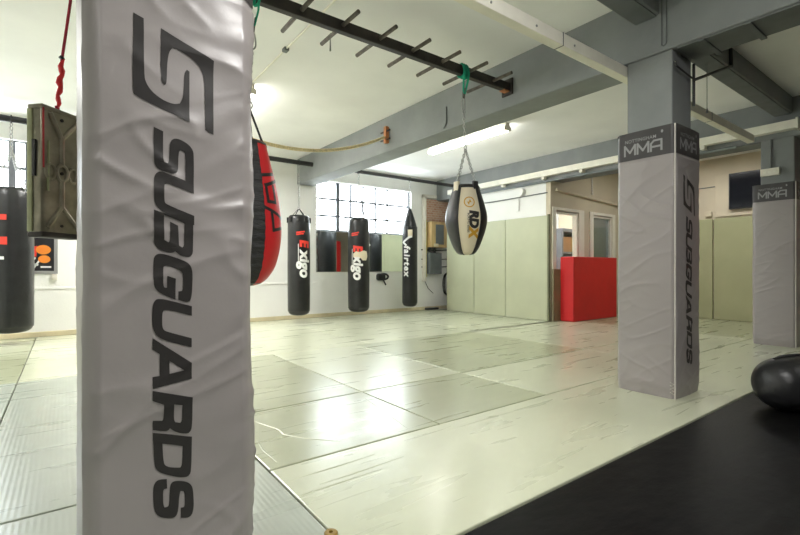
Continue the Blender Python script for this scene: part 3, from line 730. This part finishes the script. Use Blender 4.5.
MB().tube([(-.57, YB+.05*math.cos(k*PI/8), pz+.05*math.sin(k*PI/8)) for k in range(16)], .008, 6, closed=True).build('pipe_hook', M['blackpipe'], r4, smooth=True)
wrap(bars2mesh([((0, -.03), (0, .05))], .07), on4(-.55, 1.66), .03, 'emblem', M['redprint'], r4)
wrap(bars2mesh([((0, -.03), (0, .05))], .10), on4(-.58, 1.36), .03, 'lettering', M['redprint'], r4)
wrap(bars2mesh([((0, -.02), (0, .03))], .04), on4(-.50, 1.14), .03, 'lettering', M['white'], r4)

# ------------------------------------------------------------------ back wall fittings
def mirror(x0, x1, label):
    r = thing('mirror', ((x0+x1)/2, BACK, .94), label, 'mirror', 'wall mirrors')
    MB().box((x0, BACK-.012, .94), (x1, BACK-.004, 1.79), .001).build('glass', M['mirror'], r)
    MB().box((x0-.008, BACK-.004, .932), (x1+.008, BACK, 1.798)).build('backing', M['alum'], r)
mirror(4.16, 5.36, 'wall mirror under the window, left one, showing dark reflections')
mirror(5.39, 6.55, 'wall mirror under the window, right one, reflecting green wall mats')
p = thing('poster', (-.23, BACK, .97), 'dark framed poster with orange discs on the back wall behind the olive can', 'poster')
MB().box((-.62, BACK-.012, .97), (-.135, BACK-.002, 1.56)).build('print', M['poster'], p)
MB().box((-.135, BACK-.02, .93), (-.09, BACK-.002, 1.60), .003).box((-.66, BACK-.02, .93), (-.62, BACK-.002, 1.60), .003).box((-.64, BACK-.019, .925), (-.11, BACK-.002, .972), .003).box((-.64, BACK-.019, 1.558), (-.11, BACK-.002, 1.605), .003).build('frame', M['alum'], p)
mb = MB()
for x, z, r in ((-.27, 1.29, .062), (-.25, 1.15, .052)): mb.lathe([(r, 0), (r*.5, .0005), (.001, .001)], (0, 0, 0), 20, cap=False)
me = bpy.data.meshes.new('t'); mb.bm.free(); bpy.data.meshes.remove(me)
for x, z, r in ((-.26, 1.285, .07), (-.25, 1.145, .058)):
    wrap(poly_mesh([[(math.cos(k*PI/10)*r*1.25, math.sin(k*PI/10)*r) for k in range(20)]]), lambda u, v, x=x, z=z: (x+u, BACK-.0135, z+v), .5, 'disc', M['orange'], p)
wrap(poly_mesh([[(-.40, 1.32), (-.33, 1.34), (-.34, 1.18), (-.42, 1.2)]]), lambda u, v: (u, BACK-.0133, v), .5, 'red_patch', M['redprint'], p)
wrap(bars2mesh([((-.44, 1.0), (-.36, 1.16)), ((-.38, 1.0), (-.31, 1.12)), ((-.45, 1.1), (-.33, 1.06)), ((-.28, 1.03), (-.18, 1.03))], .024), lambda u, v: (u, BACK-.0134, v), .5, 'brush_strokes', M['white'], p)
tag(MB().box((-.16, BACK-.05, .84), (-.09, BACK, .92), .006).build('wall_socket', M['frame_w'], smooth=True), 'small white wall socket below the poster', 'socket')

# black clip-on fan/mitt-like fitting
k = thing('wall_unit', (5.8, BACK, .8), 'black wall-mounted unit with a dangling handle, under the right mirror', 'wall unit')
MB().box((5.63, BACK-.10, .74), (5.86, BACK, .90), .045, 4).build('body', M['blackplastic'], k, smooth=True)
MB().tube([(5.82+.12*math.cos(a), BACK-.06, .825+.065*math.sin(a)) for a in [q*2*PI/16 for q in range(16)]], .022, 8, closed=True).build('loop_handle', M['blackplastic'], k, smooth=True)
MB().tube([(5.80, BACK-.05, .77), (5.85, BACK-.05, .69), (5.88, BACK-.05, .635)], .016, 8).build('stalk', M['blackplastic'], k, smooth=True)

# electric alcove
struct(MB().box((7.02, BACK-.035, 2.18), (7.97, BACK-.003, 2.72), .004).build('trim_5', M['brick']))
e = thing('electric_cabinet', (7.38, BACK, 1.53), 'pale wooden meter cabinet with a grey glass door beneath bare brick', 'cabinet')
MB().box((7.13, BACK-.20, 1.53), (7.66, BACK-.002, 2.16), .006).build('case', M['palewood'], e)
MB().box((7.26, BACK-.212, 1.60), (7.52, BACK-.199, 2.09), .003).build('door_glass', M['grey_box'], e)
MB().box((7.20, BACK-.216, 1.545), (7.34, BACK-.198, 1.62), .003).build('latch_plate', M['cream'], e)
e = thing('fuse_box', (7.3, BACK, .88), 'grey metal fuse box below the pale wooden cabinet', 'fuse box')
MB().box((7.10, BACK-.16, .88), (7.50, BACK-.002, 1.40), .012, 3).build('case', M['grey_box'], e, smooth=True)
MB().box((7.12, BACK-.175, .97), (7.48, BACK-.158, 1.38), .006).build('lid', M['grey_box'], e)
for x in (7.18, 7.33): MB().tube([(x, BACK-.08, 1.40), (x, BACK-.08, 1.53)], .03, 10).build('conduit_stub', M['blackplastic'], e, smooth=True)
cb = thing('cable_run', (7.5, BACK, 1.3), 'black cables and pipes running across the wall behind the fuse box', 'cables')
for z in (1.47, 1.24, 1.05): MB().tube([(6.95, BACK-.03, z), (7.4, BACK-.035, z-.01), (7.95, BACK-.03, z+.02)], .016 if z > 1.4 else .010, 8).build('cable', M['blackplastic'], cb, smooth=True)
tag(MB().tube([(7.0, BACK-.03, .95), (7.05, BACK-.04, .70), (7.15, BACK-.05, .52), (7.30, BACK-.06, .40)], .008, 8).build('loose_cable', M['blackplastic'], smooth=True), 'loose black cable hanging diagonally below the fuse box', 'cable')
cl = MB()
for q in range(3):
    cl.tube([(7.72+.10*math.sin(a)+q*.02, BACK-.06-q*.015, .62+(.26+q*.02)*math.cos(a)) for a in [t*2*PI/28 for t in range(28)]], .010, 6, closed=True)
tag(cl.build('cable_coil', M['blackplastic'], smooth=True), 'coiled black cable on the wall just left of the green wall mats', 'cable')
pf = thing('angled_conduit', (7.0, BACK, 1.4), 'white angled conduit frame around the bare brick beside the window', 'conduit')
MB().box((6.98, BACK-.09, .70), (7.06, BACK-.004, 2.80), .006).build('upright', M['frame_w'], pf)
MB().box((6.98, BACK-.09, 2.74), (7.40, BACK-.004, 2.82), .006).build('arm', M['frame_w'], pf)
MB().tube([(7.10, BACK-.04, .8), (7.10, BACK-.04, 2.2)], .014, 8).build('yellow_pipe', mat('yellow_pipe', (.6, .5, .05), .5), pf, smooth=True)
tag(MB().box((7.05, BACK-.14, 0.0), (7.42, BACK-.03, .05), .01).build('cable_bundle', M['blackplastic'], smooth=True), 'short dark strip lying at the foot of the wall under the fuse box', 'strip')

# side wall above the green mats
v = thing('wall_alarm', (PX+.05, 5.85, 2.54), 'round white alarm on the white wall under the long trunking', 'alarm')
MB().tube([(PX-.05, 5.85, 2.55), (PX+.05, 5.85, 2.55)], .085, 24).build('drum', M['wallwhite'], v, smooth=True)
MB().box((PX+.03, 5.93, 2.18), (PX+.052, 5.99, 2.44), .004).build('drop_conduit', M['wallwhite'], v)
tag(MB().tube([(PX+.03, 7.9, 2.48), (PX+.03, 6.6, 2.45), (PX+.03, 5.25, 2.47)], .011, 8).build('conduit_pipe', M['soffit'], smooth=True), 'thin dark conduit along the white wall above the green wall mats', 'conduit')
tag(MB().tube([(7.6, PY-.035, 2.53), (8.3, PY-.035, 2.50), (9.6, PY-.035, 2.44), (10.3, PY-.035, 2.40)], .03, 8).build('duct_pipe', M['wallbeige'], smooth=True), 'beige pipe running across the beige wall over the office windows', 'pipe')
h = thing('hanging_chain', (8.4, 4.9, CEIL), 'thin chain hanging from the ceiling before the office windows', 'chain')
ch = MB(); chain_links(ch, (8.4, 4.9, CEIL), (8.4, 4.9, 2.52), .05, .004); ch.build('links', M['steel'], h)
MB().lathe([(.001, -.03), (.025, -.02), (.02, .02), (.001, .03)], (8.4, 4.9, 2.50), 12).build('weight', M['frame_w'], h, smooth=True)

# inside the office
ob = thing('storage_box', (9.8, 6.4, 1.41), 'brown cardboard box on a shelf seen through the left office window', 'box')
MB().box((9.47, 6.25, 1.41), (10.13, 6.7, 1.77), .006).build('carton', M['cardboard'], ob)
MB().box((9.78, 6.247, 1.412), (9.82, 6.252, 1.768)).build('packing_tape', M['tape'], ob)
sh = thing('office_shelf', (9.8, 6.5, 0), 'dark framed shelf unit inside the office', 'shelf')
MB().box((9.27, 6.15, 0), (9.33, 6.9, 1.90)).build('side_frame', M['frame'], sh)
MB().box((10.32, 6.15, 0), (10.38, 6.9, 1.90)).build('side_frame', M['frame'], sh)
MB().box((9.27, 6.15, 1.88), (10.38, 6.9, 1.95)).build('top_board', M['frame'], sh)
MB().box((9.33, 6.17, 1.36), (10.32, 6.9, 1.408)).build('shelf_board', M['frame'], sh)
MB().box((9.33, 6.88, 1.408), (10.32, 6.9, 1.88)).build('back_board', M['white'], sh)

# far right wall
t = thing('television', (RIGHT, 2.75, 2.16), 'black flat television on the far right wall above the green mats', 'television')
MB().box((RIGHT-.11, 2.05, 2.15), (RIGHT-.06, 3.19, 2.84), .008).build('case', M['blackplastic'], t)
MB().box((RIGHT-.114, 2.07, 2.17), (RIGHT-.109, 3.17, 2.82)).build('screen', M['screen'], t)
MB().box((RIGHT-.06, 2.5, 2.35), (RIGHT-.031, 2.8, 2.65)).build('wall_mount', M['blackplastic'], t)
tag(MB().box((RIGHT-.03, 1.9, 2.03), (RIGHT-.002, 3.44, 2.86), .004).build('backing_board', M['wallbeige']), 'raised beige board behind the television', 'board')
cr = thing('wall_conduit', (RIGHT, 3.6, 2.6), 'thin conduit line across the far right wall left of the television', 'conduit')
MB().tube([(RIGHT-.01, 5.1, 2.62), (RIGHT-.01, 3.45, 2.64)], .010, 6).build('pipe', M['soffit'], cr)
tag(MB().box((RIGHT-.05, 3.5, 2.05), (RIGHT, 3.62, 2.15), .006).build('wall_socket', M['wallbeige']), 'small beige wall box just above the far right green mats', 'socket')

# ------------------------------------------------------------------ fittings on the mid and far pillars
sw = thing('switch_box', (7.44, 1.9, 2.25), 'small white switch box on the far right pillar above its pad', 'switch box')
MB().box((7.40, 1.74, 2.225), (7.455, 1.94, 2.32), .006).build('case', M['frame_w'], sw)
MB().tube([(7.44, 1.84, 2.32), (7.44, 1.84, 2.70)], .012, 8).build('drop_conduit', M['beam'], sw, smooth=True)
for y in (1.79, 1.84, 1.89): MB().box((7.395, y-.015, 2.255), (7.401, y+.015, 2.285)).build('rocker', M['trunk'], sw)
br = thing('pipe_bracket', (4.25, 1.5, 2.55), 'thin black forked bracket on the mid-room pillar under the beam', 'bracket')
MB().tube([(4.085, 1.505, 2.32), (4.085, 1.505, 2.66)], .011, 8).build('upright', M['blackpipe'], br, smooth=True)
MB().tube([(3.76, 1.515, 2.60), (3.76, 1.505, 2.56), (4.085, 1.50, 2.53)], .007, 8).build('short_arm', M['blackpipe'], br, smooth=True)
MB().tube([(4.085, 1.505, 2.53), (5.236, 1.60, 2.99)], .012, 8).tube([(5.236, 1.60, 2.98), (5.236, 1.606, 3.16)], .016, 8).build('long_arm', M['blackpipe'], br, smooth=True)
tag(MB().tube([(4.98, 1.72, 3.0), (4.98, 1.72, 2.56), (4.98, 1.72, 2.51)], [.0035, .0035, .012], 6).build('pull_cord', M['soffit'], smooth=True), 'thin pull cord hanging right of the mid-room pillar', 'cord')
tag(MB().tube([(3.735, 1.60, 3.2), (3.735, 1.60, 2.75), (3.733, 1.585, 2.735), (3.735, 1.565, 2.75), (3.735, 1.565, 3.2)], .004, 6).build('wire_loop', M['soffit'], smooth=True), 'long thin wire loop on the beam above the mid-room pillar', 'wire')
tag(MB().tube([(3.73, 4.07, 2.98), (3.73, 4.07, 2.78), (3.725, 4.09, 2.74), (3.73, 4.12, 2.73)], .007, 6).build('wall_hook', M['soffit'], smooth=True), 'slim metal hook on the beam left of the green strap', 'hook')
tag(MB().tube([(1.98, 3.75, CEIL), (1.98, 3.75, 3.03)], [.003, .008], 6).build('ceiling_hook', M['soffit'], smooth=True), 'small hook rod hanging from the ceiling behind the rung bar', 'hook')
cl_ = thing('rope_cleat', (3.72, 5.33, 2.95), 'orange-brown wooden block with pegs on the beam holding the rope', 'cleat')
MB().box((3.68, 5.29, 2.81), (3.74, 5.35, 3.05), .008).build('block', M['wood'], cl_)
for dz in (2.86, 2.98): MB().tube([(3.70, 5.44, dz), (3.70, 5.22, dz)], .012, 8).build('peg', M['darksteel'], cl_, smooth=True)
pts = []
for k in range(33):
    t_ = k/32; x = .12+(3.675-.12)*t_
    pts.append((x, 5.2+.12*t_, min(CEIL, 2.49+.173*(x-2.15)**2)))
tag(MB().tube(pts, .021, 10).build('climbing_rope', M['rope'], smooth=True), 'tan rope sagging from behind the near pillar to the wooden block on the beam', 'rope')

# ------------------------------------------------------------------ olive can on a red strap
ax = Vector((.728, .686, 0)); ay = Vector((-.686, .728, 0)); O = Vector((-.0665, 2.03, 0))
CW, CD, Z0, Z1 = .165, .055, 1.113, 1.583
R = Matrix((( ax.x, ay.x, 0), (ax.y, ay.y, 0), (0, 0, 1)))
def cp(u, v, z): return O+ax*u+ay*v+Vector((0, 0, z))
can = thing('metal_can', cp(CW/2, CD/2, Z0), 'battered olive metal can with embossed cross, hung by red strap left of the near pillar', 'metal can')
def cbox(mb, u0, v0, z0, u1, v1, z1, bev=0, seg=2): 
    return mb.box((u0, v0, z0), (u1, v1, z1), bev, seg)
def cbuild(mb, name, m, smooth=True):
    for v in mb.bm.verts: v.co = O+R @ v.co
    return mb.build(name, m, can, smooth=smooth)
cbuild(cbox(MB(), 0, 0, Z0+.006, CW, CD, Z1, .012, 4), 'body', M['olive'])
cbuild(cbox(MB(), -.004, -.006, Z0, CW+.004, CD+.004, Z0+.02, .006, 3), 'bottom_rim', M['darksteel'])
cbuild(cbox(MB(), -.003, -.004, Z1-.012, CW+.003, CD+.003, Z1+.003, .004, 2), 'top_rim', M['olive'])
em = MB()
mid = CW*.46; zc = 1.352
def rib(a, b): em.tube([(a[0], -.001, a[1]), (b[0], -.001, b[1])], .009, 8)
rib((mid, Z0+.115), (mid, zc-.03)); rib((mid, zc+.03), (mid, Z1-.105))
rib((mid, Z0+.115), (.018, Z0+.035)); rib((mid, Z0+.115), (CW-.018, Z0+.035)); rib((mid, Z1-.105), (CW-.018, Z1-.02)); rib((mid, Z1-.105), (.03, Z1-.02))
em.tube([(mid+.022*math.cos(k*PI/10), -.001, zc+.03*math.sin(k*PI/10)) for k in range(20)], .008, 8, closed=True)
for s in (-1, 1): em.tube([(mid+s*.045+.018*math.cos(k*PI/8), -.001, zc+.026*math.sin(k*PI/8)) for k in range(16)], .006, 8, closed=True)
cbuild(em, 'embossed_ribs', M['olive'])
cbuild(MB().tube([(mid, -.004, zc), (mid, .002, zc)], .006, 10).tube([(mid, -.004, Z0+.045), (mid, .002, Z0+.045)], .005, 10).tube([(mid, -.004, Z1-.035), (mid, .002, Z1-.035)], .006, 10), 'rivet', M['darksteel'])
cbuild(MB().tube([(.004, -.002, Z1-.01), (.004, -.003, 1.36)], .003, 6), 'red_scrape', M['rustred'])
cbuild(MB().tube([(.024, -.002, 1.46), (.02, -.004, 1.28)], [.003, .004], 6), 'weld_bead', M['oliveside'])
cbuild(cbox(MB(), -.005, CD-.018, Z0+.02, .004, CD+.004, Z1-.012, .003, 2), 'side_rim', M['oliveside'])
cbuild(cbox(MB(), -.007, .022, 1.33, .000, .036, 1.46, .001, 1), 'slot', M['blackplastic'])
hs = thing('hanging_strap', (.0, 2.1, Z1), 'red strap with bunched bright red tape, holding up the olive can', 'strap')
T0 = cp(mid, CD*.3, Z1)
MB().tube([T0+Vector((0, 0, -.004)), T0+Vector((-.002, 0, .02))], .007, 8).build('knot', M['redstrap'], hs, smooth=True)
cpts = []; crad = []
for k in range(13):
    z = .015+.185*k/12
    cpts.append(T0+Vector((.0035*math.sin(k*1.7)+.0012*k, .003*math.cos(k*2.3), z))); crad.append((.009, .014, .017, .013, .019, .015, .023, .018, .015, .021, .018, .013, .008)[k])
MB().tube(cpts, crad, 8, flat=.5).build('bunched_tape', M['redcloth'], hs, smooth='all')
MB().tube([T0+Vector((.012, 0, .19)), T0+Vector((.038, .0, .42)), T0+Vector((.10, 0, CEIL-Z1+.0))], .010, 8, flat=.5).build('webbing', M['redstrap'], hs, smooth=True)
MB().tube([T0+Vector((.009, -.004, .196)), T0+Vector((.015, -.004, .204))], .009, 8).build('cord_lock', M['blackplastic'], hs, smooth=True)

# ------------------------------------------------------------------ black bag lying on the black mat
g = thing('punch_bag', (4.35, .92, 0), 'fat black punch bag lying on the black mat at the right edge', 'punch bag')
gd = Vector((.93, -.37, 0)).normalized(); gs = Vector((-gd.y, gd.x, 0)); gc = Vector((3.945, 1.0, .183))
prof = dense([(.001, -.01), (.07, .0), (.13, .032), (.168, .085), (.186, .16), (.192, .27), (.190, .42), (.182, .56), (.16, .68), (.11, .75), (.05, .775), (.002, .778)], 4)
bm = MB().lathe(prof, (0, 0, 0), 44, fn=lambda a, z: 1+.012*noise.noise(Vector((math.cos(a)*1.5, math.sin(a)*1.5, z*6))))
for v in bm.bm.verts:
    v.co = gc+gd*v.co.z+gs*v.co.x+Vector((0, 0, v.co.y))
bm.build('body', M['blackv'], g, smooth='all')
def onbag(a, l, off=.0): 
    r = prof_r(prof, l)+off
    return gc+gd*l+gs*(r*math.cos(a))+Vector((0, 0, r*math.sin(a)))
MB().tube([onbag(PI/2-.1, l, .006) for l in (.10, .17, .25, .34, .42)], [.012, .02, .022, .02, .012], 8, flat=.3).build('strap_tab', M['blackstrap'], g, smooth=True)
MB().tube([onbag(PI+.95+q*.0, l, .004) for q, l in ((0, .20), (0, .26), (0, .33))], .018, 8, flat=.3).build('strap_tab', M['blackstrap'], g, smooth=True)
for l in (.30, .45):
    MB().tube([onbag(k*2*PI/40, l, .001) for k in range(40)], .004, 6, closed=True).build('seam', M['blackstrap'], g, smooth=True)
MB().tube([onbag(PI/2+.5, .36, .006)+Vector((0, 0, .02*math.sin(k*PI/8)))+gd*(.025*math.cos(k*PI/8)) for k in range(16)], .004, 6, closed=True).build('ring', M['steel'], g, smooth=True)

# red bag seen only in the mirror
q = thing('heavy_bag', (8.95, .25, .5), 'red heavy bag seen only as a reflection in the left mirror', 'punch bag')
MB().lathe(dense([(.001, .65), (.15, .66), (.28, .72), (.33, .9), (.33, 2.0), (.30, 2.15), (.1, 2.19), (.001, 2.19)], 3), (8.95, .25, 0), 28).build('body', M['red'], q, smooth='all')
MB().tube([(8.95, .25, 2.18), (8.95, .25, CEIL)], .012, 8).build('chain', M['steel'], q)
tag(MB().box((LEFT+.3, FRONT+.02, 0), (RIGHT-.05, FRONT+.10, 2.3), .01).build('wall_mat', M['blackmat']), 'unseen black padding added behind the camera to darken the mirror', 'wall mat')  # stands in for the unlit room behind, for a dark mirror reflection

# ------------------------------------------------------------------ light, world, camera
w = bpy.data.worlds.new('World'); S.world = w; w.use_nodes = True
bg = w.node_tree.nodes['Background']; bg.inputs['Color'].default_value = (.90, .96, 1, 1); bg.inputs['Strength'].default_value = 10.0
def area(name, loc, rot, sx, sy, power, col=(1, .985, .96), portal=False):
    d = bpy.data.lights.new(name, 'AREA'); d.shape = 'RECTANGLE'; d.size = sx; d.size_y = sy; d.energy = power; d.color = col
    o = bpy.data.objects.new(name, d); C.objects.link(o); o.location = loc; o.rotation_euler = rot
    if portal: d.cycles.is_portal = True
    return o
for wn in (W1, W2):
    area('window_portal', ((wn[0]+wn[1])/2, BACK+.3, (wn[2]+wn[3])/2), (-PI/2, 0, 0), wn[1]-wn[0], wn[3]-wn[2], 1, portal=True)
# area lights assumed for unseen bays; the last added to brighten the back wall
for x, y, pw in ((1.35, .15, 58), (-1.9, 5.4, 62), (-1.9, -.7, 18), (9.1, 3.2, 22), (5.33, -1.5, 8), (1.3, 7.2, 80)):
    area('unseen_bay_light', (x, y, CEIL-.1), (0, 0, 0), .12, 1.5, pw)
area('lamp_office', (9, 6.0, CEIL-.1), (0, 0, 0), .12, 1.2, 60)

cam = bpy.data.cameras.new('Camera'); co = bpy.data.objects.new('Camera', cam); C.objects.link(co)
cam.sensor_width = 36; cam.lens = 450/800*36; cam.clip_start = .05
co.location = (0, 0, 1.0)
co.rotation_euler = (PI/2, 0, -math.atan2(.59681, .80238))
cam.shift_y = 1.5/800
S.camera = co
S.view_settings.view_transform = 'Standard'; S.view_settings.look = 'None'; S.view_settings.exposure = 0.65; S.view_settings.gamma = 1.0

# origins of single-mesh things to their base
for o in list(S.objects):
    if o.type == 'MESH' and o.parent is None and o.matrix_world == Matrix.Identity(4):
        vs = o.data.vertices
        lo = [min(v.co[i] for v in vs) for i in range(3)]; hi = [max(v.co[i] for v in vs) for i in range(3)]
        c = Vector(((lo[0]+hi[0])/2, (lo[1]+hi[1])/2, lo[2]))
        o.data.transform(Matrix.Translation(-c)); o.location = c
        for chd in o.children: chd.matrix_parent_inverse = Matrix.Translation(-c)
